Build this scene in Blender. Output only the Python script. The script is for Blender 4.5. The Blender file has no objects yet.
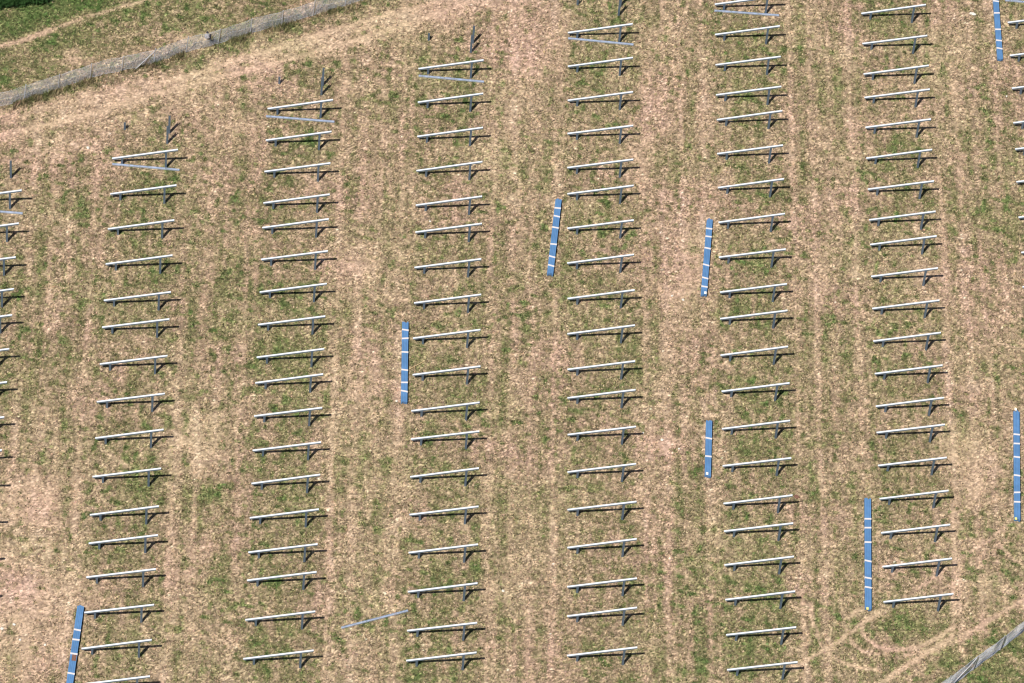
import bpy, math, random
import numpy as np

# measured plan of the field, metres on the ground
ROWS = {0: [[-33.637, 1.656], [-33.28, -0.812], [-32.923, -3.28], [-32.533, -5.661], [-32.223, -7.529], [-31.865, -9.988], [-31.485, -12.343], [-31.112, -14.834], [-30.747, -17.157], [-30.461, -19.099], [-30.057, -21.654], [-29.672, -24.19], [-29.279, -26.769]], 1: [[-25.371, 7.085], [-24.928, 4.407], [-24.538, 1.787], [-24.131, -0.836], [-23.695, -3.494], [-23.392, -5.468], [-22.979, -8.13], [-22.599, -10.841], [-22.16, -13.406], [-21.756, -16.121], [-21.357, -18.782], [-21.021, -20.734], [-20.678, -23.074], [-20.291, -25.466], [-19.947, -27.898], [-19.568, -30.297]], 2: [[-17.143, 13.315], [-16.795, 10.876], [-16.426, 8.475], [-16.038, 6.091], [-15.755, 4.246], [-15.378, 1.866], [-15.006, -0.543], [-14.658, -2.937], [-14.284, -5.322], [-14.014, -7.179], [-13.635, -9.553], [-13.258, -11.98], [-12.884, -14.322], [-12.527, -16.719], [-12.16, -19.109], [-11.867, -21.025], [-11.45, -23.715], [-11.064, -26.352]], 3: [[-8.875, 18.84], [-8.464, 16.217], [-8.042, 13.56], [-7.641, 10.93], [-7.225, 8.306], [-6.901, 6.278], [-6.5, 3.631], [-6.072, 0.995], [-5.689, -1.593], [-5.25, -4.245], [-4.871, -6.857], [-4.549, -8.879], [-4.129, -11.548], [-3.712, -14.199], [-3.311, -16.847], [-2.887, -19.533], [-2.469, -22.191], [-2.169, -24.212]], 4: [[-0.489, 24.119], [-0.069, 21.457], [0.338, 18.781], [0.731, 16.175], [1.131, 13.553], [1.447, 11.542], [1.856, 8.924], [2.254, 6.313], [2.685, 3.668], [3.085, 1.061], [3.494, -1.538], [3.822, -3.607], [4.242, -6.242], [4.651, -8.91], [5.065, -11.578], [5.474, -14.231], [5.887, -16.941], [6.2, -18.952], [6.612, -21.63]], 5: [[7.992, 28.832], [8.35, 26.41], [8.723, 23.988], [9.084, 21.605], [9.407, 19.678], [9.799, 17.036], [10.211, 14.405], [10.619, 11.757], [11.016, 9.112], [11.445, 6.51], [11.732, 4.523], [12.135, 1.824], [12.566, -0.803], [12.966, -3.516], [13.38, -6.18], [13.806, -8.851], [14.106, -10.79], [14.462, -13.161], [14.851, -15.549], [15.23, -17.971], [15.618, -20.35]], 6: [[16.972, 30.562], [17.342, 28.138], [17.72, 25.717], [18.005, 23.857], [18.358, 21.496], [18.712, 19.088], [19.106, 16.704], [19.475, 14.336], [19.764, 12.457], [20.131, 10.054], [20.494, 7.641], [20.862, 5.231], [21.244, 2.828], [21.603, 0.445], [21.886, -1.46], [22.264, -3.834], [22.645, -6.206], [23.026, -8.615], [23.403, -10.99], [23.769, -13.432]], 7: [[25.989, 32.298], [26.412, 29.64], [26.821, 27.023], [27.219, 24.285], [27.554, 22.227], [27.911, 19.667], [28.339, 16.946], [28.797, 14.257], [29.158, 11.652]]}
TRACKS = [[0.12804000000000001, 0.9, [[-36.783, 11.732], [-33.662, 14.218], [-32.323, 15.119], [-31.03, 16.255]]], [0.09312000000000001, 0.5, [[-31.03, 16.255], [-29.881, 17.231], [-28.93, 17.989], [-27.424, 19.068], [-25.971, 20.134], [-21.374, 23.582]]], [0.5238, 0.62, [[-35.237, 4.795], [-32.148, 7.222], [-25.796, 11.68], [-18.818, 16.679], [-11.663, 21.451], [-3.817, 26.628], [2.958, 31.559]]], [0.4074, 0.72, [[-35.62, 6.513], [-32.474, 8.728], [-27.06, 11.898], [-21.646, 15.411], [-16.209, 19.203], [-10.7, 23.045], [-6.806, 25.797], [0.538, 30.883]]], [0.14550000000000002, 0.9, [[-35.37, 5.391], [-28.968, 9.366], [-23.651, 13.156], [-18.759, 16.369], [-16.036, 18.265], [-12.198, 20.972], [-8.379, 24.022], [-5.092, 26.777]]], [0.14550000000000002, 0.85, [[-24.307, 13.38], [-20.046, 16.668], [-16.267, 19.517], [-12.986, 21.913], [-9.082, 24.494], [-5.197, 27.421]]], [0.5820000000000001, 0.35, [[-33.821, 3.839], [-30.24, 6.788], [-26.046, 9.924], [-21.225, 13.255], [-16.933, 16.463]]], [0.10476, 0.85, [[23.643, -13.958], [23.178, -14.435], [22.77, -14.898], [22.848, -15.522], [23.254, -15.99], [23.989, -16.301], [25.14, -16.222], [26.346, -15.63], [27.28, -14.678], [28.04, -13.696]]], [0.10476, 0.65, [[22.422, -13.982], [22.041, -14.654], [22.042, -15.585], [22.437, -16.412], [23.012, -16.835], [23.478, -16.858]]], [0.09312000000000001, 0.75, [[19.409, -18.956], [20.261, -17.961], [21.021, -17.128], [21.784, -16.293], [22.428, -15.415], [22.817, -14.814]]], [0.0873, 0.6, [[19.68, -14.396], [20.086, -15.726], [20.658, -17.007], [21.243, -17.498], [22.041, -17.863], [23.046, -18.033], [24.184, -17.885]]], [0.1164, 0.95, [[23.32, -20.22], [24.406, -18.748], [25.563, -17.323], [26.581, -16.14], [27.458, -15.204], [27.958, -14.505]]], [0.3492, 0.22, [[25.415, -18.492], [27.152, -16.066], [28.476, -13.943], [29.622, -12.212], [31.65, -9.883], [33.56, -7.935]]], [0.1164, 0.6, [[25.463, -16.496], [27.095, -15.582], [28.443, -14.668], [29.716, -13.052], [31.764, -10.942]]], [0.09312000000000001, 0.45, [[24.977, -12.464], [26.765, -10.266], [28.044, -8.624], [29.602, -6.756], [30.345, -5.458]]], [0.0873, 0.5, [[26.889, -5.245], [27.153, -7.021], [27.514, -9.126], [27.644, -11.274], [27.959, -12.998], [27.797, -14.116]]], [0.09312000000000001, 0.45, [[29.967, -7.396], [30.756, -8.145], [31.505, -8.537], [32.489, -8.94]]], [0.07566, 0.45, [[-21.594, -13.81], [-19.846, -14.673]]], [0.08148, 0.5, [[-18.201, -13.291], [-17.632, -12.627], [-16.909, -11.849]]]]
PATCH = [[9.371, 8.807, 1.0476, 3.7248, 0.35], [5.205, 16.435, 1.455, 2.9798400000000003, 0.28], [6.045, 19.096, 0.8148, 1.4899200000000001, 0.25], [9.083, 5.765, 0.8148, 0.595968, 0.45], [5.401, 21.373, 1.1640000000000001, 4.46976, 0.2], [9.562, -4.924, 1.6296, 1.0429439999999999, 0.3], [-16.353, -11.703, 1.8624, 1.638912, 0.4], [-15.443, -10.355, 0.873, 1.0429439999999999, 0.35], [-24.888, -18.312, 2.619, 2.0858879999999997, 0.45], [-23.699, -26.554, 2.619, 3.7248, 0.4], [-22.503, -24.135, 2.91, 1.4899200000000001, 0.28], [-25.104, -22.674, 1.746, 1.4899200000000001, 0.25], [-21.259, -27.331, 1.0476, 2.23488, 0.3], [-23.761, -20.9, 1.1640000000000001, 0.8939520000000001, 0.3], [-19.164, -27.844, 1.1640000000000001, 1.4899200000000001, 0.2], [26.892, -1.142, 1.746, 2.0858879999999997, 0.4], [28.008, -3.097, 1.3968, 2.23488, 0.35], [27.064, -7.779, 1.1640000000000001, 1.4899200000000001, 0.2], [-29.383, 7.021, 1.455, 0.7449600000000001, 0.35], [-26.853, 7.948, 0.5820000000000001, 0.44697600000000004, 0.4], [-22.716, 17.734, 1.1640000000000001, 0.595968, 0.35], [-29.068, 14.508, 0.8148, 0.595968, 0.5], [-12.692, 16.814, 1.1640000000000001, 0.8939520000000001, 0.3], [-1.116, 25.369, 1.746, 1.4899200000000001, 0.2], [-3.288, 15.736, 1.455, 4.46976, 0.2], [-10.178, 2.791, 2.3280000000000003, 2.23488, 0.25], [-7.609, -4.932, 2.3280000000000003, 2.9798400000000003, 0.22], [-7.691, -9.437, 1.746, 2.23488, 0.15], [-18.462, 11.594, 1.1640000000000001, 1.0429439999999999, 0.2], [-15.281, -20.145, 1.746, 1.8624, 0.2], [-1.806, 21.859, 1.6296, 2.9798400000000003, 0.25], [3.527, -15.302, 1.1640000000000001, 2.9798400000000003, 0.15], [22.43, 26.875, 1.746, 4.46976, 0.25], [23.076, 10.907, 1.455, 2.9798400000000003, 0.15], [17.686, 19.832, 1.1640000000000001, 4.46976, 0.2], [28.227, 8.375, 1.1640000000000001, 2.23488, 0.2], [29.671, -10.028, 1.746, 1.0429439999999999, 0.3], [2.192, -17.801, 0.873, 0.8939520000000001, 0.35], [15.312, -12.268, 0.873, 2.23488, 0.1], [-3.401, -0.023, 1.0476, 2.23488, 0.12], [17.485, 11.771, 0.6984, 4.46976, 0.15], [-15.202, -15.216, 0.5820000000000001, 0.7449600000000001, -0.7], [-10.552, -14.591, 3.492, 4.46976, -0.2], [-17.315, -0.661, 2.3280000000000003, 4.46976, -0.15], [-15.561, 12.386, 1.746, 2.23488, -0.2], [-24.054, 6.093, 2.3280000000000003, 1.4899200000000001, -0.2], [-27.887, -4.247, 1.746, 4.46976, -0.25], [-27.74, 3.522, 1.455, 2.23488, -0.2], [-18.573, -15.218, 2.3280000000000003, 1.8624, -0.2], [-12.258, -5.406, 2.3280000000000003, 3.7248, -0.2], [7.559, 0.589, 1.746, 2.23488, -0.15], [-2.748, -2.136, 1.746, 2.23488, -0.15], [-2.411, 10.369, 1.1640000000000001, 4.46976, -0.1], [3.197, 13.48, 1.746, 1.4899200000000001, -0.1], [23.367, -15.961, 3.492, 3.35232, -0.28], [25.213, -14.418, 1.746, 0.8939520000000001, -0.2], [23.195, -14.574, 0.29100000000000004, 0.595968, -0.3], [24.14, -14.691, 0.4656, 0.44697600000000004, -0.4], [25.495, -14.346, 1.746, 0.7449600000000001, -0.25], [28.701, -6.621, 0.8148, 0.595968, -0.4], [28.776, -9.895, 0.5820000000000001, 0.595968, -0.4], [30.783, -14.786, 2.3280000000000003, 1.8624, -0.45], [29.846, -16.803, 2.3280000000000003, 1.191936, -0.45], [13.453, -15.632, 2.3280000000000003, 4.46976, -0.15], [16.82, -14.769, 2.3280000000000003, 3.7248, -0.15], [21.537, -10.665, 1.1640000000000001, 4.46976, -0.15], [-1.134, -18.654, 1.455, 0.8939520000000001, -0.2], [4.281, 26.865, 0.3492, 0.595968, -0.4], [-21.706, 15.721, 1.0476, 0.44697600000000004, -0.4], [-15.377, 21.416, 2.3280000000000003, 0.22348800000000002, -0.2], [-17.324, 20.214, 2.3280000000000003, 0.297984, -0.35], [-19.903, 17.526, 1.455, 0.297984, -0.35], [-23.792, -18.027, 1.0476, 0.7449600000000001, -0.2], [-19.658, -21.272, 1.1640000000000001, 0.7449600000000001, -0.2], [27.297, 16.795, 1.2804, 1.3409280000000001, -0.2], [11.583, -6.63, 0.8148, 1.3409280000000001, -0.2]]
SPECKS = [[-23.957, -26.942, 0.17], [-24.541, -27.399, 0.2], [-26.952, 7.842, 0.2], [9.676, -4.894, 0.18], [10.739, -5.288, 0.12], [8.518, -4.673, 0.12], [-6.204, 7.646, 0.12], [-21.998, -27.869, 0.15], [-23.415, -27.881, 0.15], [9.395, 5.693, 0.16], [8.713, 5.821, 0.14], [26.616, 26.657, 0.12], [2.37, -17.827, 0.16]]
FENCE_A = [[-35.854, 7.565], [-32.662, 9.598], [-32.014, 9.976], [-29.581, 11.876], [-27.722, 13.334], [-26.212, 14.236], [-24.469, 15.319], [-22.757, 16.722], [-21.018, 17.875], [-19.284, 19.226], [-17.553, 20.382], [-15.856, 21.657], [-14.1, 22.934], [-12.403, 24.24], [-10.64, 25.568], [-8.868, 26.903]]
FPOST_A = [[-34.681, 8.285], [-32.981, 9.39], [-31.398, 10.507], [-29.61, 11.844], [-27.93, 13.155], [-26.212, 14.236], [-24.469, 15.319], [-22.757, 16.722], [-21.018, 17.875], [-19.284, 19.226], [-17.553, 20.382], [-15.856, 21.657], [-14.1, 22.934], [-12.403, 24.24], [-10.64, 25.568], [-8.868, 26.903]]
BRACE_A = [[-25.493, 14.556], [-24.469, 15.319]]
BAG = [-21.682, 17.486]
FENCE_B = [[24.737, -22.38], [26.484, -20.192], [28.51, -17.779], [29.26, -16.739], [30.783, -14.786], [31.999, -13.116], [33.848, -10.698], [35.928, -8.057]]
FPOST_B = [[25.387, -21.589], [26.731, -19.849], [28.052, -18.319], [29.413, -16.558], [30.783, -14.786], [32.154, -12.933], [33.592, -11.052], [35.039, -9.159]]
BRACE_B = [[28.152, -18.187], [29.413, -16.558]]
HEDGE = [[-36.447, 15.74], [-34.214, 16.77], [-33.103, 17.326], [-31.673, 18.135]]
BUNDLES = [[[1.001, 11.194], [1.393, 5.436], 0.37, [0.125, 0.235, 0.387, 0.61, 0.777, 0.895], 0], [[-6.326, -0.387], [-5.402, -6.124], 0.37, [0.098, 0.206, 0.38, 0.606, 0.764, 0.873], 0], [[10.087, 12.052], [10.539, 6.278], 0.36, [0.13, 0.236, 0.392, 0.615, 0.788, 0.902], 1], [[12.165, -2.973], [12.644, -6.906], 0.36, [0.324, 0.656], 1], [[21.987, -6.202], [22.984, -13.984], 0.38, [0.187, 0.268, 0.4, 0.57, 0.724, 0.808], 2], [[29.832, 2.404], [30.738, -5.447], 0.36, [0.22, 0.305, 0.43, 0.6, 0.757, 0.844], 3], [[-20.598, -24.901], [-19.924, -32.473], 0.385, [0.222, 0.31, 0.437, 0.613, 0.76, 0.845], 0], [[24.807, 35.755], [25.885, 29.374], 0.35, [0.1, 0.27, 0.42, 0.627, 0.767, 0.866], 0]]
LOOSE = [[[-25.32, 6.968], [-21.368, 7.565]], [[-17.145, 13.016], [-13.089, 13.673]], [[-8.779, 18.6], [-4.851, 19.18]], [[-0.403, 24.001], [3.585, 24.572]], [[8.036, 28.645], [12.023, 29.347]], [[-32.225, 1.49], [-29.65, 1.912]], [[25.669, 34.421], [29.723, 35.063]], [[-6.11, -22.647], [-2.654, -20.554]]]
TALL = [[-30.895, 4.436], [-22.476, 9.459], [-22.515, 10.264], [-14.239, 15.616], [-14.294, 16.357], [-6.023, 21.356], [-6.025, 22.116], [2.332, 26.718], [2.321, 27.495]]
SHORT = [[-25.138, 9.852], [-16.861, 15.815], [-8.68, 21.63], [-0.272, 26.926]]
STONE = [23.818, 32.746]
CHIP = [-5.839, -6.082]
LATH = [[-5.525, -3.628], [-4.773, -2.823]]
CLOD = [17.916, -6.981]
PAR = {"al": 8.79509, "D": 3.8, "zL": 0.41545, "zR": 1.74897, "df": 0.62053, "dr": 3.21652, "sx": 0.30788, "sy": 0.56192}
VIEW = [[-34.433, 17.782], [26.831, 34.812], [32.388, -16.726], [-23.879, -30.982]]
CAM = {"loc": [0.0, -218.797599, 274.516722], "right": [0.979179, 0.158746, 0.126525], "up": [-0.203, 0.765719, 0.6103], "fwd": [0.0, 0.623277, -0.782001], "lens": 210.993}

R = math.radians
scene = bpy.context.scene
COL = scene.collection

# ------------------------------------------------------------------ camera
cam_d = bpy.data.cameras.new('camera')
cam = bpy.data.objects.new('camera', cam_d)
COL.objects.link(cam)
from mathutils import Matrix, Vector
r_, u_, f_ = Vector(CAM['right']), Vector(CAM['up']), Vector(CAM['fwd'])
M = Matrix((( r_.x, u_.x, -f_.x, CAM['loc'][0]), (r_.y, u_.y, -f_.y, CAM['loc'][1]), (r_.z, u_.z, -f_.z, CAM['loc'][2]), (0, 0, 0, 1)))
cam.matrix_world = M
cam_d.sensor_width = 36
cam_d.lens = CAM['lens']
cam_d.clip_start = 1
cam_d.clip_end = 6000
scene.camera = cam

# ------------------------------------------------------------------ light
SX, SY = PAR['sx'], PAR['sy']              # shadow of a one metre upright
elev = math.atan2(1, math.hypot(SX, SY))
sun_dir = Vector((-SX, -SY, 1)).normalized()      # towards the sun
w = bpy.data.worlds.new('World'); scene.world = w; w.use_nodes = True
nt = w.node_tree
sky = nt.nodes.new('ShaderNodeTexSky'); sky.sky_type = 'NISHITA'; sky.sun_disc = False
sky.sun_elevation = elev
sky.sun_rotation = math.atan2(sun_dir.x, sun_dir.y)
bg = nt.nodes['Background']; bg.inputs['Strength'].default_value = 0.05
nt.links.new(sky.outputs[0], bg.inputs[0])
sl = bpy.data.lights.new('sun', 'SUN'); sl.energy = 4.9; sl.angle = R(0.53); sl.color = (1, .955, .88)
so = bpy.data.objects.new('sun', sl); COL.objects.link(so)
so.rotation_euler = (-sun_dir).to_track_quat('-Z', 'Y').to_euler()
so.location = (0, 0, 60)
scene.view_settings.view_transform = 'Standard'
scene.view_settings.look = 'None'
scene.view_settings.exposure = 0.08
scene.view_settings.gamma = 1.0
scene.cycles.filter_width = 1.15
scene.cycles.max_bounces = 6

# ------------------------------------------------------------------ helpers
def mat(name, col, rough=.6, metal=0, var=0, vscale=6, attr=False, bump=0, spec=.5):
    m = bpy.data.materials.new(name); m.use_nodes = True
    t = m.node_tree; b = t.nodes['Principled BSDF']
    b.inputs['Roughness'].default_value = rough; b.inputs['Metallic'].default_value = metal
    b.inputs['Specular IOR Level'].default_value = spec
    b.inputs['Base Color'].default_value = (*col, 1)
    if attr:
        a = t.nodes.new('ShaderNodeAttribute'); a.attribute_name = 'tint'
        src = a.outputs['Color']
    else:
        src = None
    if var or attr:
        tc = t.nodes.new('ShaderNodeTexCoord'); n = t.nodes.new('ShaderNodeTexNoise')
        n.inputs['Scale'].default_value = vscale; n.inputs['Detail'].default_value = 4
        t.links.new(tc.outputs['Object'], n.inputs['Vector'])
        mr = t.nodes.new('ShaderNodeMapRange'); mr.inputs[1].default_value = .3; mr.inputs[2].default_value = .7
        mr.inputs[3].default_value = 1 - var; mr.inputs[4].default_value = 1 + var
        t.links.new(n.outputs['Fac'], mr.inputs[0])
        mx = t.nodes.new('ShaderNodeMix'); mx.data_type = 'RGBA'; mx.blend_type = 'MULTIPLY'; mx.inputs[0].default_value = 1
        if src: t.links.new(src, mx.inputs[6])
        else: mx.inputs[6].default_value = (*col, 1)
        t.links.new(mr.outputs[0], mx.inputs[7])
        t.links.new(mx.outputs[2], b.inputs['Base Color'])
        if bump:
            bp = t.nodes.new('ShaderNodeBump'); bp.inputs['Distance'].default_value = bump; bp.inputs['Strength'].default_value = 1
            t.links.new(n.outputs['Fac'], bp.inputs['Height']); t.links.new(bp.outputs[0], b.inputs['Normal'])
    return m

M_RAIL = mat('galvanised_rail', (.76, .81, .88), .45, .12, .05, 3)
M_WEB = mat('shaded_zinc_web', (.22, .285, .36), .5, .4, .1, 4)  # darker copy of the rail metal, shade of its side put into the colour
M_LOOSE = mat('sky_tinted_rail', (.46, .53, .66), .45, .3, .12, 3)  # same metal as the rail, its sky reflection given as blue-grey base colour
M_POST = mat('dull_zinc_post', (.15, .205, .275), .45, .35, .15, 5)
M_WIRE = mat('galvanised_wire', (.64, .67, .76), .5, .15)
M_FPOST = mat('fence_post_steel', (.50, .50, .53), .5, .3, .1, 4)
M_BLUE = mat('sky_reflection_steel', (.12, .265, .51), .42, .15, .10, 2.5)  # blue of the sky mirrored in bare steel, painted as base colour
M_BAND = mat('white_band', (.68, .65, .66), .6)
M_WHITE = mat('white_cap', (.85, .85, .80), .6)
M_YEL = mat('pale_yellow_cap', (.72, .68, .25), .6)
M_STONE = mat('pale_stone', (.72, .68, .60), .9, 0, .15, 8)
M_CLOD = mat('reddish_soil', (.20, .10, .07), .95, 0, .3, 12)
M_WOOD = mat('pale_lath_wood', (.52, .38, .20), .8, 0, .15, 10)
M_BAG = mat('pale_grey_cloth', (.40, .39, .42), .85, 0, .3, 9)
M_DARK = mat('dark_cloth', (.03, .03, .045), .8)
M_EARTH = mat('dry_field_soil', (.3, .2, .1), .95, 0, .22, 9, attr=True, bump=.03, spec=.15)
M_GRASS = mat('grass_blades', (.3, .2, .1), .8, 0, .05, 2, attr=True, spec=.15)
M_LEAF = mat('dark_crop_leaf', (.045, .105, .03), .5, 0, .5, 1.8, spec=.3)

class MB:
    def __init__(s): s.v = []; s.f = []
    def add(s, vs, fs):
        n = len(s.v); s.v += [tuple(v) for v in vs]; s.f += [tuple(i + n for i in f) for f in fs]
    def box(s, x0, x1, y0, y1, z0, z1, slope=0.0, bev=0):
        # slope raises z with x
        vs = []
        for x in (x0, x1):
            for y in (y0, y1):
                for z in (z0, z1): vs.append((x, y, z + slope * x))
        s.add(vs, [(0, 1, 3, 2), (4, 6, 7, 5), (0, 4, 5, 1), (2, 3, 7, 6), (0, 2, 6, 4), (1, 5, 7, 3)])
    def prof(s, pts, a, b, up=(0, 0, 1)):
        # closed cross-section pts (side, up) swept from a to b
        a, b = Vector(a), Vector(b); d = (b - a).normalized()
        side = d.cross(Vector(up)).normalized(); upv = side.cross(d).normalized()
        n = len(pts); vs = [a + side * p[0] + upv * p[1] for p in pts] + [b + side * p[0] + upv * p[1] for p in pts]
        fs = [(i, (i + 1) % n, n + (i + 1) % n, n + i) for i in range(n)]
        fs += [tuple(reversed(range(n))), tuple(range(n, 2 * n))]
        s.add(vs, fs)
    def bar(s, a, b, r, k=4):
        a, b = Vector(a), Vector(b); d = (b - a).normalized()
        h = Vector((0, 0, 1)) if abs(d.z) < .9 else Vector((1, 0, 0))
        p = d.cross(h).normalized(); q = d.cross(p)
        vs = [c + (p * math.cos(t) + q * math.sin(t)) * r for c in (a, b) for t in [2 * math.pi * i / k for i in range(k)]]
        fs = [(i, (i + 1) % k, k + (i + 1) % k, k + i) for i in range(k)] + [tuple(reversed(range(k))), tuple(range(k, 2 * k))]
        s.add(vs, fs)
    def build(s, name, m, parent=None, bevel=0):
        me = bpy.data.meshes.new(name); me.from_pydata(s.v, [], s.f); me.materials.append(m)
        import bmesh
        bm = bmesh.new(); bm.from_mesh(me); bmesh.ops.recalc_face_normals(bm, faces=bm.faces)
        if bevel: bmesh.ops.bevel(bm, geom=bm.edges[:], offset=bevel, segments=2, affect='EDGES')
        bm.to_mesh(me); bm.free(); me.update()
        o = bpy.data.objects.new(name, me); COL.objects.link(o)
        if parent: o.parent = parent
        return o

def tag(o, label=None, cat=None, group=None, kind=None):
    if label: o['label'] = label
    if cat: o['category'] = cat
    if group: o['group'] = group
    if kind: o['kind'] = kind
    return o
def empty(name, loc, rz=0):
    o = bpy.data.objects.new(name, None); COL.objects.link(o); o.location = loc; o.rotation_euler = (0, 0, rz)
    o.empty_display_size = .3
    return o
def copy_tree(src, parent=None):
    c = src.copy(); COL.objects.link(c)
    if parent: c.parent = parent
    for ch in [o for o in list(COL.objects) if o.parent == src]: copy_tree(ch, c)
    return c

# ------------------------------------------------------------------ ground
AL = PAR['al'] * math.pi / 180
AX = np.array([math.cos(AL), math.sin(AL)]); BX = np.array([-math.sin(AL), math.cos(AL)])
rng = np.random.default_rng(7)
def vnoise(x, y, s, seed):
    x = x / s + 1000; y = y / s + 1000
    n = 512; t = np.random.default_rng(seed).random((n, n))
    xi = np.floor(x).astype(int); yi = np.floor(y).astype(int); fx = x - xi; fy = y - yi
    fx = fx * fx * (3 - 2 * fx); fy = fy * fy * (3 - 2 * fy)
    g = lambda i, j: t[i % n, j % n]
    return (g(xi, yi) * (1 - fx) + g(xi + 1, yi) * fx) * (1 - fy) + (g(xi, yi + 1) * (1 - fx) + g(xi + 1, yi + 1) * fx) * fy
def seg_dist(x, y, pl):
    d = np.full(x.shape, 1e9)
    for (ax, ay), (bx, by) in zip(pl[:-1], pl[1:]):
        vx, vy = bx - ax, by - ay
        t = np.clip(((x - ax) * vx + (y - ay) * vy) / (vx * vx + vy * vy), 0, 1)
        d = np.minimum(d, np.hypot(x - ax - t * vx, y - ay - t * vy))
    return d
def side_of(x, y, pl):      # signed distance to a straight-ish line, positive to its left
    a, b = pl[0], pl[-1]; vx, vy = b[0] - a[0], b[1] - a[1]; l = math.hypot(vx, vy)
    return (vx * (y - a[1]) - vy * (x - a[0])) / l
FA = FENCE_A; FB = FENCE_B
PATHL = TRACKS[0][2] + TRACKS[1][2][1:]
ROW0, PITCH = -33.03, 9.08

def worn(x, y):          # how far traffic has rubbed the grass off
    w_ = np.zeros_like(x)
    for wd, am, pl in TRACKS:
        d = seg_dist(x, y, pl) + .07 * (vnoise(x, y, .4, 12) - .5)
        w_ = np.maximum(w_, (1.7 * am if wd < .2 else .8 * am) * np.exp(-(np.maximum(d, 0) / (wd * 1.25 + .03)) ** 2) * (.7 + .6 * vnoise(x, y, .8, 14)))
    a = x * AX[0] + y * AX[1]; b = x * BX[0] + y * BX[1]
    ax = a + .16 * (vnoise(b * 0 + 3, b, 6, 40) - .5) + .12 * (vnoise(a, b, 1.2, 41) - .5)
    o = np.mod(ax - ROW0, PITCH); lane = np.floor((ax - ROW0) / PITCH) * 13
    inside = (side_of(x, y, FA) < -3) & (side_of(x, y, FB) > 1)
    for c, am in ((4.5, .55), (5.05, .3), (5.75, .5), (6.2, .35), (6.9, .35), (7.5, .3), (8.2, .5), (8.7, .35)):
        seg = np.clip(2.2 * vnoise(lane + c * 7, b, 4.5, 80 + int(c * 10)) - .45, 0, 1)
        w_ = np.maximum(w_, am * seg * np.exp(-((o - c) / .11) ** 2) * inside * (.5 + vnoise(x, y, .5, 19)))
    for cx, cy, rx, ry, am in PATCH:
        if am > 0: w_ = np.maximum(w_, 1.8 * am * np.exp(-(((x - cx) / rx) ** 2 + ((y - cy) / ry) ** 2)) * (.2 + 1.4 * vnoise(x, y, .7, 15)))
    return np.clip(w_ * (.7 + .6 * vnoise(x, y, .28, 18)), 0, 1)

def dryness(x, y):
    a = x * AX[0] + y * AX[1]; b = x * BX[0] + y * BX[1]
    ax = a + .25 * (vnoise(a, b, 6, 40) - .5)
    t = .625 + .14 * (vnoise(x, y, 5.5, 1) - .5) + .20 * (vnoise(x, y, 1.9, 2) - .5) + .30 * (vnoise(x, y, .7, 3) - .5)
    t = t - .50 * np.clip((vnoise(x, y, .34, 5) - .66) / .2, 0, 1) * (.3 + vnoise(x, y, 3, 6))
    t = t + .10 * (vnoise(ax, b, 3, 17) - .5)
    inside = 1 / (1 + np.exp(-(-side_of(x, y, FA) - .8) * 3)) / (1 + np.exp(-(side_of(x, y, FB) - .5) * 3))
    o = np.mod(ax - ROW0, PITCH)
    st = np.zeros_like(x)
    for c, wd, am in ((4.55, .22, .24), (5.85, .24, .26), (6.9, .2, .14), (8.25, .24, .24), (2.0, 1.5, -.10), (5.2, .18, -.10), (7.55, .2, -.12)):
        seg = .35 + 1.1 * vnoise(a * 0 + c + np.floor((ax - ROW0) / PITCH) * 13, b, 5, 60 + int(c * 10))
        st = st + am * seg * np.exp(-((o - c) / wd) ** 2)
    # streaks along the rows
    st = st + .30 * (vnoise(ax * 5.2, b * .45, 1.6, 9) - .5) + .26 * (vnoise(ax * 9, b * .6, 1.6, 10) - .5)
    t = t + .9 * st * inside
    for wd, am, pl in TRACKS:
        d = seg_dist(x, y, pl) + .12 * (vnoise(x, y, .5, 12) - .5)
        t = t + .5 * am * np.exp(-(np.maximum(d, 0) / (wd * 1.15)) ** 2) * (.6 + .7 * vnoise(x, y, .9, 14))
    for cx, cy, rx, ry, am in PATCH:
        t = t + .6 * am * np.exp(-(((x - cx) / rx) ** 2 + ((y - cy) / ry) ** 2)) * (.5 + 1.0 * vnoise(x, y, 1.1, 15))
    over = side_of(x, y, FA)
    t = t - .26 * np.clip(over / 1.5, 0, 1)
    t = t - .32 * np.clip((side_of(x, y, [PATHL[0], PATHL[3]]) - .25) / .6, 0, 1) * (over > 0)
    t = t - .10 * np.clip(-side_of(x, y, FB) / 1.0, 0, 1)
    # greener strip at the inside foot of the upper fence
    t = t - .20 * np.exp(-((over + .45) / .35) ** 2) * (.2 + 1.3 * vnoise(x, y, 2.2, 16))
    return t

PAL = np.array([  # from lush to bare
    [.086, .134, .040], [.142, .158, .064], [.195, .180, .086], [.254, .206, .119], [.320, .240, .157], [.388, .281, .193], [.46, .34, .25]])
PPOS = np.array([-.25, .1, .33, .5, .68, .88, 1.2])
def palette(t):
    return np.stack([np.interp(t, PPOS, PAL[:, k]) for k in range(3)], -1)

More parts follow.
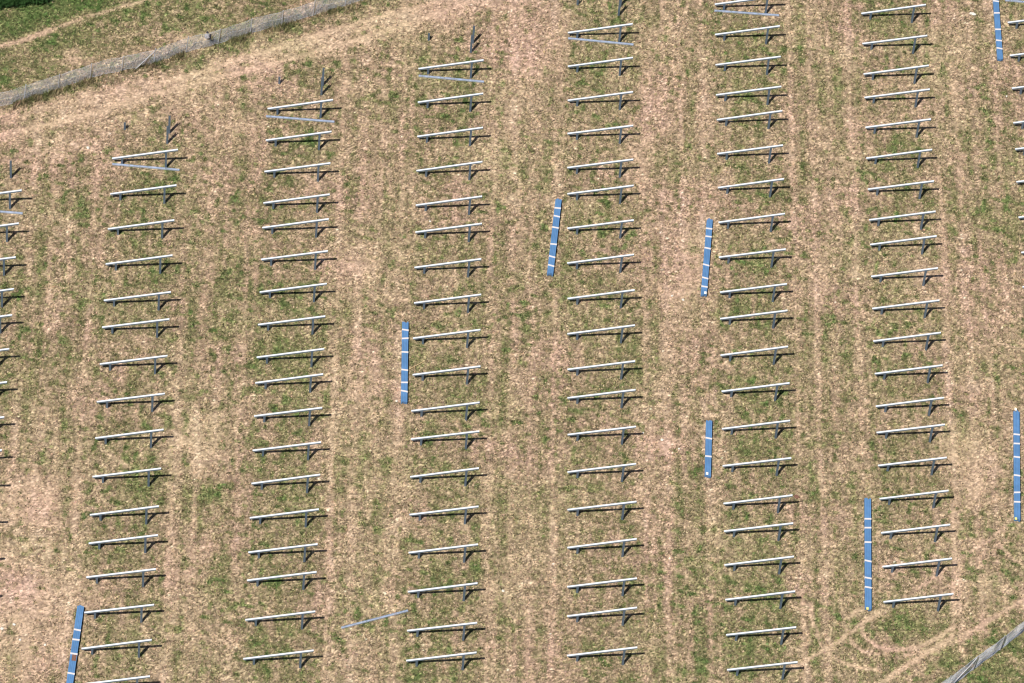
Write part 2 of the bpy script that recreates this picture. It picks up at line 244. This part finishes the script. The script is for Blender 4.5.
vx = np.array(VIEW)
x0, x1, y0, y1 = vx[:, 0].min() - 6, vx[:, 0].max() + 6, vx[:, 1].min() - 6, vx[:, 1].max() + 6
def axis(lo, hi, step):
    far = [2500, 900, 350, 140, 60, 25, 10, 4, 1.5, .6]
    return np.concatenate([[lo - d for d in far], np.arange(lo, hi, step), [hi + d for d in reversed(far)]])
xs, ys = axis(x0, x1, .085), axis(y0, y1, .085)
X, Y = np.meshgrid(xs, ys, indexing='ij')
fine = (X > x0 - 5) & (X < x1 + 5) & (Y > y0 - 5) & (Y < y1 + 5)
Xf, Yf = X.ravel(), Y.ravel()
T = dryness(Xf, Yf)
clump = vnoise(Xf, Yf, .33, 21); fine_n = vnoise(Xf, Yf, .16, 22)
clods = vnoise(Xf, Yf, .088, 24); WN = worn(Xf, Yf)[:, None]
Z = (.018 * (clump - .5) + .05 * (fine_n - .5)) * (1 - .5 * WN[:, 0]) * fine.ravel() - .02
tt = T + .32 * (fine_n - .5) + .12 * (clump - .5)
tint = palette(tt) * np.exp(-.06 + 1.7 * (clods - .5) + .2 * (fine_n - .5) + rng.normal(0, .22, len(Xf)))[:, None]
bare = np.array([.500, .355, .245]) * np.exp(.7 * (clods - .5) + .3 * (fine_n - .5) + rng.normal(0, .1, len(Xf)))[:, None]
tint = tint * (1 - .8 * WN) + bare * .8 * WN
pink = vnoise(Xf, Yf, 2.7, 23)[:, None]
tint = tint * (1 + (pink - .5) * np.array([.12, -.04, .16]))
nx, ny = len(xs), len(ys)
co = np.stack([Xf, Yf, Z], -1).astype(np.float32)
I, J = np.meshgrid(np.arange(nx - 1), np.arange(ny - 1), indexing='ij')
q = np.stack([I * ny + J, (I + 1) * ny + J, (I + 1) * ny + J + 1, I * ny + J + 1], -1).reshape(-1, 4)
def np_mesh(name, co, faces, tint, m, kv):
    me = bpy.data.meshes.new(name); nf = len(faces)
    me.vertices.add(len(co)); me.vertices.foreach_set('co', co.astype(np.float32).ravel())
    me.loops.add(nf * kv); me.loops.foreach_set('vertex_index', faces.astype(np.int32).ravel())
    me.polygons.add(nf); me.polygons.foreach_set('loop_start', np.arange(0, nf * kv, kv, dtype=np.int32))
    me.update(calc_edges=True)
    if tint is not None:
        at = me.attributes.new('tint', 'FLOAT_COLOR', 'POINT')
        at.data.foreach_set('color', np.concatenate([tint, np.ones((len(tint), 1))], -1).astype(np.float32).ravel())
    me.materials.append(m)
    o = bpy.data.objects.new(name, me); COL.objects.link(o)
    return o
gr = np_mesh('ground', co, q, np.clip(tint, .01, .9), M_EARTH, 4)
gr.data.polygons.foreach_set('use_smooth', np.ones(len(q), dtype=bool))
tag(gr, kind='structure')

# short dry and green grass, real blades
def in_view(x, y, m):
    ok = np.ones(len(x), bool); v = vx; c = v.mean(0)
    for i in range(4):
        a, b = v[i], v[(i + 1) % 4]; n = np.array([-(b - a)[1], (b - a)[0]]); n = n / np.hypot(*n)
        if (c - a) @ n < 0: n = -n
        ok &= ((x - a[0]) * n[0] + (y - a[1]) * n[1]) > -m
    return ok
def tufts(name, n, margin, size, seed, keep=None, tval=None, blades=5, label='', lean=(.45, 1.25), width=.014, box=None):
    g = np.random.default_rng(seed)
    bx0, bx1, by0, by1 = box or (x0, x1, y0, y1)
    x = g.uniform(bx0, bx1, n); y = g.uniform(by0, by1, n)
    ok = in_view(x, y, margin); x, y = x[ok], y[ok]
    t = dryness(x, y)
    pr = np.clip(1.3 - .35 * t, .25, 1) * (1 - .85 * worn(x, y))
    if keep is not None: pr = pr * keep(x, y)
    ok = g.random(len(x)) < pr; x, y, t = x[ok], y[ok], t[ok]; k = len(x)
    tc = t + g.normal(0, .15, k) + .25 * (vnoise(x, y, .33, 21) - .5)
    if tval is not None: tc = tval(tc, x, y)
    c = palette(np.clip(tc, -.3, 1.15))
    c = c * np.exp(np.clip(g.normal(-.07, .52, (k, 1)), -1.4, .55) + .25 * (vnoise(x, y, .16, 22)[:, None] - .5)) * (1 + g.normal(0, .05, (k, 3)))
    # straws: some bleached pale blades
    pale = g.random(k) < np.clip(.02 + .10 * t, 0, .14); c[pale] = np.array([.58, .44, .29]) * g.uniform(.75, 1.1, (pale.sum(), 1))
    sz = size * g.uniform(.45, 1.15, k) * np.clip(1.2 - .4 * t, .6, 1.5)
    X_ = np.repeat(x, blades); Y_ = np.repeat(y, blades); S_ = np.repeat(sz, blades) * g.uniform(.6, 1.2, k * blades)
    C_ = np.repeat(c, blades, 0); N = len(X_)
    az = g.uniform(0, 2 * np.pi, N); ln = g.uniform(lean[0], lean[1], N)
    dx, dy, dz = np.sin(ln) * np.cos(az), np.sin(ln) * np.sin(az), np.cos(ln)
    wd = width * g.uniform(.7, 1.5, N) * (S_ / .1) ** .5
    px_, py_ = -np.sin(az) * wd, np.cos(az) * wd
    bx = X_ + g.normal(0, .017, N); by = Y_ + g.normal(0, .017, N); bz = np.full(N, -.02)
    v = np.empty((N, 3, 3))
    v[:, 0] = np.stack([bx - px_, by - py_, bz], -1); v[:, 1] = np.stack([bx + px_, by + py_, bz], -1)
    v[:, 2] = np.stack([bx + dx * S_, by + dy * S_, bz + dz * S_], -1)
    o = np_mesh(name, v.reshape(-1, 3), np.arange(N * 3).reshape(-1, 3), np.clip(np.repeat(C_, 3, 0), .01, .9), M_GRASS, 3)
    tag(o, label, 'grass', kind='stuff')
    return o
tufts('field_grass', 680000, 5, .11, 3, width=.022,  label='short mottled green and straw coloured grass over the whole field')

# taller weeds left standing along the fences
def near_fence(pl, w_):
    return lambda x, y: np.exp(-(seg_dist(x, y, pl) / w_) ** 2) * np.clip(2.4 * vnoise(x, y, .9, 31) - 1.0, .08, 1)
tufts('fence_weeds', 300000, 5, .34, 5, keep=near_fence(FA, .38), tval=lambda t, x, y: t * .7 + .12, blades=4, width=.01, lean=(.1, .8),
      label='taller grey green weeds growing through the foot of the upper wire fence', box=(min(p[0] for p in FA) - 1, max(p[0] for p in FA) + 1, min(p[1] for p in FA) - 1, max(p[1] for p in FA) + 1))

# ------------------------------------------------------------------ mounting frames
D, ZL, ZR, DF, DR = PAR['D'], PAR['zL'], PAR['zR'], PAR['df'], PAR['dr']
SL = (ZR - ZL) / D
LEAN = .065      # the posts stand plumb on ground that falls slightly along the row
ORD = ['first', 'second', 'third', 'fourth', 'fifth', 'sixth', 'seventh', 'eighth', 'ninth', 'tenth', 'eleventh', 'twelfth', 'thirteenth', 'fourteenth',
       'fifteenth', 'sixteenth', 'seventeenth', 'eighteenth', 'nineteenth', 'twentieth', 'twenty-first', 'twenty-second']
def channel(w_, h, th):      # channel section open at the bottom, top centre at 0
    return [(-w_, 0), (w_, 0), (w_, -h), (w_ - th, -h), (w_ - th, -th), (-w_ + th, -th), (-w_ + th, -h), (-w_, -h)]
def c_section(dp, h, th):      # C section, open towards +side
    a = dp / 2
    return [(-a, .02), (a, .02), (a, .02 - th), (-a + th, .02 - th), (-a + th, 0), (-a, 0)]
def rail_mb(z_off=0):
    m = MB(); m.prof(c_section(.105, .085, .007), (0, 0, ZL), (D, 0, ZR)); return m
def post_mb(x, top, wd=.058, dp=.06, th=.008):
    # C post driven into the soil; the open side looks along the row
    m = MB(); pts = [(-wd, -dp), (wd, -dp), (wd, -dp + th), (-wd + th, -dp + th), (-wd + th, dp - th), (wd, dp - th), (wd, dp), (-wd, dp)]
    m.prof(pts, (x + LEAN * .12, 0, -.12), (x - LEAN * top, 0, top), up=(1, 0, 0)); return m
def make_frame():
    root = empty('mounting_frame', (0, 0, 0), AL)
    rl = rail_mb().build('rail', M_RAIL, root)
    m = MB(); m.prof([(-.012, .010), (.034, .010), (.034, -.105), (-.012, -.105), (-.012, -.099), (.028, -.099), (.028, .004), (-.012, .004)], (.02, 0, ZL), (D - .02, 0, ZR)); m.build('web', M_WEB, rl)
    for name, x in (('front_post', DF), ('rear_post', DR)):
        top = ZL + SL * x - .108
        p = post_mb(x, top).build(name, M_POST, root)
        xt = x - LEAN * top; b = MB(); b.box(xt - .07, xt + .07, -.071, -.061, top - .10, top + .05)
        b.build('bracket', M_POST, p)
    return root
proto = make_frame(); first = True
CN = ['column cut by the left edge', 'second column from left', 'third column from left', 'fourth column from left',
      'fourth column from right', 'third column from right', 'second column from right', 'column cut by the right edge']
rj = random.Random(4)
top_loose = {0, 1, 2, 3, 4, 5}
for c in sorted(ROWS):
    for i, (x, y) in enumerate(ROWS[c]):
        o = proto if first else copy_tree(proto); first = False
        o.location = (x, y, rj.uniform(-.012, .012)); o.rotation_euler = (0, 0, AL + rj.gauss(0, .004))
        pos = 'topmost' if i == 0 else ('lowest' if i == len(ROWS[c]) - 1 else ORD[i] + ' from top')
        if c == 0 and i == len(ROWS[c]) - 1: pos = 'lowest'
        if i == 0 and c in top_loose: s = 'Sloping steel rail on two posts with a loose rail lying before it, topmost in ' + CN[c].replace('column ', 'column ')
        else: s = 'sloping steel rail on two posts, %s in %s' % (pos, CN[c])
        if i == 0 and c in top_loose: s = 'steel frame behind a loose rail, topmost in ' + CN[c]
        tag(o, s, 'mounting frame', 'sloping steel frames standing in columns across the field')

# bare driven posts above the columns
def make_post(name, h):
    root = empty(name, (0, 0, 0), AL)
    post_mb(0, h, .058, .06).build('shaft', M_POST, root)
    m = MB(); m.box(-.055 - LEAN * h, .055 - LEAN * h, -.071, -.061, h - .16, h + .02); m.build('head_plate', M_POST, root)
    return root
TL = ['single bare tall post above the column cut by the left edge',
      'nearer tall bare post above the second column from left', 'farther tall bare post above the second column from left',
      'nearer tall bare post above the third column from left', 'farther tall bare post above the third column from left',
      'nearer tall bare post above the fourth column from left', 'farther tall bare post above the fourth column from left',
      'nearer tall bare post at top edge above the fourth column from right', 'farther tall bare post at top edge above the fourth column from right']
tp = make_post('tall_post', 1.62)
for i, (x, y) in enumerate(TALL):
    o = tp if i == 0 else copy_tree(tp)
    o.location = (x, y, 0); tag(o, TL[i], 'post', 'bare tall posts driven beyond the last frames')
SLb = ['short bare post above the second column from left', 'short bare post above the third column from left',
       'short bare post above the fourth column from left', 'short bare post at the top edge above the fourth column from right']
sp = make_post('short_post', .66)
for i, (x, y) in enumerate(SHORT):
    o = sp if i == 0 else copy_tree(sp)
    o.location = (x, y, 0); tag(o, SLb[i], 'post', 'bare short posts driven beyond the last frames')

# loose rails on the grass, open side up
LL = ['loose blue-grey rail on the grass before the topmost frame, second column from left',
      'loose blue-grey rail on the grass before the topmost frame, third column from left',
      'loose blue-grey rail on the grass before the topmost frame, fourth column from left',
      'loose blue-grey rail on the grass before the topmost frame, fourth column from right',
      'loose blue-grey rail on the grass before the topmost frame, third column from right',
      'loose blue-grey rail on the grass cut by the left edge',
      'loose blue-grey rail on the grass in the top right corner',
      'lone blue-grey rail lying aslant between columns near the bottom edge']
for i, (a, b) in enumerate(LOOSE):
    L = math.dist(a, b)
    m = MB(); pr = [(x, -z) for x, z in channel(.055, .09, .008)]
    m.prof(pr, (-L / 2, 0, .005), (L / 2, 0, .015))
    o = m.build('loose_rail', M_LOOSE)
    o.location = ((a[0] + b[0]) / 2, (a[1] + b[1]) / 2, 0); o.rotation_euler = (0, 0, math.atan2(b[1] - a[1], b[0] - a[0]))
    tag(o, LL[i], 'rail', 'loose rails lying on the grass')

# ------------------------------------------------------------------ blue bundles
BL = ['blue bundle with six white bands left of the fourth column from right',
      'blue bundle with six white bands left of the fourth column from left',
      'six-banded blue bundle with white end tag, upper left of third column from right',
      'shortest blue bundle, only two white bands, left of third column from right',
      'long blue bundle with yellow end tag, left of second column from right',
      'long blue bundle with six white bands standing upright in view at the right edge',
      'blue bundle with white bands and a reddish stain running out at the bottom left',
      'blue bundle with white bands running out of the top right corner']
BL[5] = 'long blue bundle with white bands at the right edge, tags on both ends'
for i, (a, b, wd, fr, cap) in enumerate(BUNDLES):
    L = math.dist(a, b); H = .22
    root = empty('profile_bundle', (a[0], a[1], 0), math.atan2(b[1] - a[1], b[0] - a[0]))
    tag(root, BL[i], 'bundle', 'blue banded bundles of steel profiles lying between the columns')
    g = random.Random(i)
    m = MB(); nr = 4; rw = wd / nr
    for k in range(nr):
        yc = -wd / 2 + rw * (k + .5); e0, e1 = g.uniform(-.06, .06), g.uniform(-.06, .06)
        m.box(e0, L + e1, yc - rw / 2 + .003, yc + rw / 2 - .003, .03, H + g.uniform(-.004, .004))
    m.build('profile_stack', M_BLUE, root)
    for x in fr:
        m = MB(); s = g.uniform(-.03, .03); bw = .055; t = .012
        def ring(xx, yy): return xx + s * yy / (wd / 2)
        # strap: top sheet and both side sheets following the bundle
        for (ya, yb, za, zb) in ((-wd / 2 - t, wd / 2 + t, H + .006, H + .006 + t), (-wd / 2 - t, -wd / 2 - .001, .02, H + .005), (wd / 2 + .001, wd / 2 + t, .02, H + .005)):
            vs = [(ring(xc, yy), yy, zz) for xc in (x * L - bw, x * L + bw) for yy in (ya, yb) for zz in (za, zb)]
            m.add(vs, [(0, 1, 3, 2), (4, 6, 7, 5), (0, 4, 5, 1), (2, 3, 7, 6), (0, 2, 6, 4), (1, 5, 7, 3)])
        m.build('band', M_BAND, root)
    def tagbox(xc, yc, mt):
        m = MB(); m.box(xc - .09, xc + .09, yc - .07, yc + .07, H + .008, H + .05); m.build('end_tag', mt, root, bevel=.015)
    if cap == 1: tagbox(L - .1, .08 if i == 2 else -.05, M_WHITE)
    if cap == 2: tagbox(L + .0, -.05, M_YEL)
    if cap == 3: tagbox(-.1, -.05, M_WHITE); tagbox(L, -.09, M_YEL)
    if i == 6:
        m = MB(); m.box(.47 * L - .22, .47 * L + .22, -wd * .2, wd * .42, H + .006, H + .012); m.build('soil_stain', M_CLOD, root)

# ------------------------------------------------------------------ fences
def fence(name, pl, posts, brace, label, h, cell, wr):
    root = empty(name, (pl[0][0], pl[0][1], 0)); tag(root, label, 'fence')
    ox, oy = pl[0]
    g = random.Random(2)
    cum = [0]
    for a, b in zip(pl[:-1], pl[1:]): cum.append(cum[-1] + math.dist(a, b))
    def at(s):
        s = max(0, min(s, cum[-1] - 1e-6))
        for k in range(len(pl) - 1):
            if s <= cum[k + 1]:
                t = (s - cum[k]) / (cum[k + 1] - cum[k]); return (pl[k][0] + (pl[k + 1][0] - pl[k][0]) * t - ox, pl[k][1] + (pl[k + 1][1] - pl[k][1]) * t - oy)
    def wob(s, z):      # the netting bellies a little between posts
        return .05 * math.sin(s * 2.1) * math.sin(math.pi * z / h) + .03 * math.sin(s * 5.3 + 1)
    def top(s): return h + .04 * math.sin(s * 1.3) + .03 * math.sin(s * 3.1)
    m = MB(); nseg = 4
    s = -h
    while s < cum[-1]:
        for sg in (1, -1):
            prev = None
            for k in range(nseg + 1):
                z = .02 + (top(s) - .02) * k / nseg; ss = (s + z) if sg > 0 else (s + h - z)
                if ss < 0 or ss > cum[-1]: prev = None; continue
                q = at(ss); p = (q[0], q[1] + wob(ss, z), z)
                if prev: m.bar(prev, p, wr, 3)
                prev = p
        s += cell
    for zz in (.05, .5, 1):
        prev = None
        for k in range(int(cum[-1] / .5) + 1):
            s = k * .5; q = at(s); z = top(s) * zz; p = (q[0], q[1] + wob(s, z), z)
            if prev: m.bar(prev, p, wr * 1.2, 3)
            prev = p
    m.build('netting', M_WIRE, root)
    for (x, y) in posts:
        m = MB(); m.bar((x - ox, y - oy, -.1), (x - ox + g.uniform(-.04, .04), y - oy + g.uniform(-.04, .04), h + .1), .03, 8)
        m.build('fence_post', M_FPOST, root)
    (ax_, ay_), (bx_, by_) = brace
    m = MB(); m.bar((ax_ - ox, ay_ - oy - .04, 0), (bx_ - ox, by_ - oy - .04, h * .95), .025, 8)
    m.build('brace', M_FPOST, root)
    return root
fence('wire_fence', FENCE_A, FPOST_A, BRACE_A, 'low wire netting fence crossing the top left of the field', 1.3, .11, .0032)
fence('wire_fence', FENCE_B, FPOST_B, BRACE_B, 'low wire netting fence cutting the bottom right corner', 1.3, .07, .0046)

# pale cloth slung over the upper fence
def lump(name, m_, rx, ry, rz, seed, parent=None, sub=3):
    import bmesh
    from mathutils import noise
    bm = bmesh.new(); bmesh.ops.create_icosphere(bm, subdivisions=sub, radius=1)
    for v in bm.verts:
        n = noise.noise(v.co * 1.7 + Vector((seed, seed, 0))); v.co *= 1 + .45 * n
        v.co.x *= rx; v.co.y *= ry; v.co.z *= rz
    me = bpy.data.meshes.new(name); bm.to_mesh(me); bm.free(); me.materials.append(m_)
    o = bpy.data.objects.new(name, me); COL.objects.link(o)
    if parent: o.parent = parent
    return o
bag = empty('hung_cloth', (BAG[0], BAG[1], 0)); tag(bag, 'pale grey cloth bundle with a dark edge hung on the upper wire fence', 'cloth')
c = lump('cloth', M_BAG, .16, .11, .20, 3, bag); c.location = (0, -.05, .98)
c = lump('dark_lining', M_DARK, .07, .10, .22, 5, bag); c.location = (.17, -.03, 1.0)
c = lump('dark_hood', M_DARK, .07, .07, .06, 8, bag); c.location = (-.03, .02, 1.27)

# ------------------------------------------------------------------ crop edge top left
g = np.random.default_rng(11)
hp = HEDGE; N = 26000
seg = g.random(N); k = len(hp) - 1
px_ = np.interp(seg * k, np.arange(k + 1), [p[0] for p in hp]); py_ = np.interp(seg * k, np.arange(k + 1), [p[1] for p in hp])
dep = g.random(N) * 2.6; hgt = np.minimum(2.0, .5 + dep * 1.6 + .4 * vnoise(px_, dep, .6, 5))
bx = px_ + g.normal(0, .1, N); by = py_ + dep + .3 * vnoise(px_, dep, .8, 6); bz = hgt * g.random(N) ** .6
az = g.uniform(0, 2 * np.pi, N); ln = g.uniform(.2, 1.4, N); Sz = g.uniform(.15, .42, N)
dx, dy, dz = np.sin(ln) * np.cos(az) * Sz, np.sin(ln) * np.sin(az) * Sz, np.cos(ln) * Sz
wx, wy = -np.sin(az) * .03, np.cos(az) * .03
v = np.empty((N, 4, 3))
v[:, 0] = np.stack([bx, by, bz], -1); v[:, 2] = np.stack([bx + dx, by + dy, bz + dz * .7], -1)
v[:, 1] = np.stack([bx + dx * .5 - wx, by + dy * .5 - wy, bz + dz * .7], -1); v[:, 3] = np.stack([bx + dx * .5 + wx, by + dy * .5 + wy, bz + dz * .7], -1)
hx, hy = hp[0]
v[:, :, 0] -= hx; v[:, :, 1] -= hy
root = empty('hedge', (hx, hy, 0)); tag(root, 'dark green leafy hedge in the top left corner', 'hedge')
o = np_mesh('foliage', v.reshape(-1, 3), np.arange(N * 4).reshape(-1, 4), None, M_LEAF, 4); o.parent = root
m = MB()
for i in range(40):
    t = i / 39 * k; j = min(int(t), k - 1); f = t - j
    x = hp[j][0] * (1 - f) + hp[j + 1][0] * f - hx; y = hp[j][1] * (1 - f) + hp[j + 1][1] * f - hy + .9
    m.bar((x, y, -.05), (x + .05, y + .05, 1.4), .03, 5)
m.build('stem', mat('hedge_wood', (.09, .06, .035), .9, 0, .2, 5), root)

# ------------------------------------------------------------------ small things
o = lump('stone', M_STONE, .20, .10, .07, 2); o.location = (STONE[0], STONE[1], .05); tag(o, 'pale flat stone on bare ground left of the top right bundle', 'stone')
o = lump('stone', M_STONE, .07, .06, .05, 6); o.location = (CHIP[0], CHIP[1], .05); tag(o, 'small white stone by the lower end of a blue bundle', 'stone')
o = lump('soil_clod', M_CLOD, .15, .12, .08, 9); o.location = (CLOD[0], CLOD[1], .03); tag(o, 'dark reddish clod of soil by the upper end of a sloping rail', 'clod')
SPL = ['pale stone near the left edge low down, larger', 'pale stone cut by the lower left edge', 'pale stone on the bare patch left of the topmost frame, second column from left',
       'pale stone on bare ground between the fourth and third columns from right', 'small pale stone right of the pale stone at mid field',
       'small pale stone left of the pale stone at mid field', 'white stone above the sixth frame of the fourth column from left',
       'pale stone on bare soil left of the bottom left bundle', 'pale stone below another near the left edge',
       'pale stone on the bare patch left of the upper banded bundle', 'small pale stone on the bare patch, left one', 'small pale stone by the right edge near the top', 'pale stone right of the fourth column from left low down']
for i, (x, y, s) in enumerate(SPECKS):
    o = lump('stone', M_STONE, s * .55, s * .45, s * .25, i + 20, sub=2); o.location = (x, y, .03); o.rotation_euler = (0, 0, i)
    tag(o, SPL[i], 'stone', 'pale stones scattered over the field')
(a0, a1), (b0, b1) = LATH
L = math.dist((a0, a1), (b0, b1))
m = MB(); m.box(0, L, -.02, .02, .06, .085); o = m.build('wooden_lath', M_WOOD)
o.location = (a0, a1, 0); o.rotation_euler = (0, 0, math.atan2(b1 - a1, b0 - a0)); tag(o, 'thin pale lath lying beside the blue bundle left of the fourth column', 'lath')
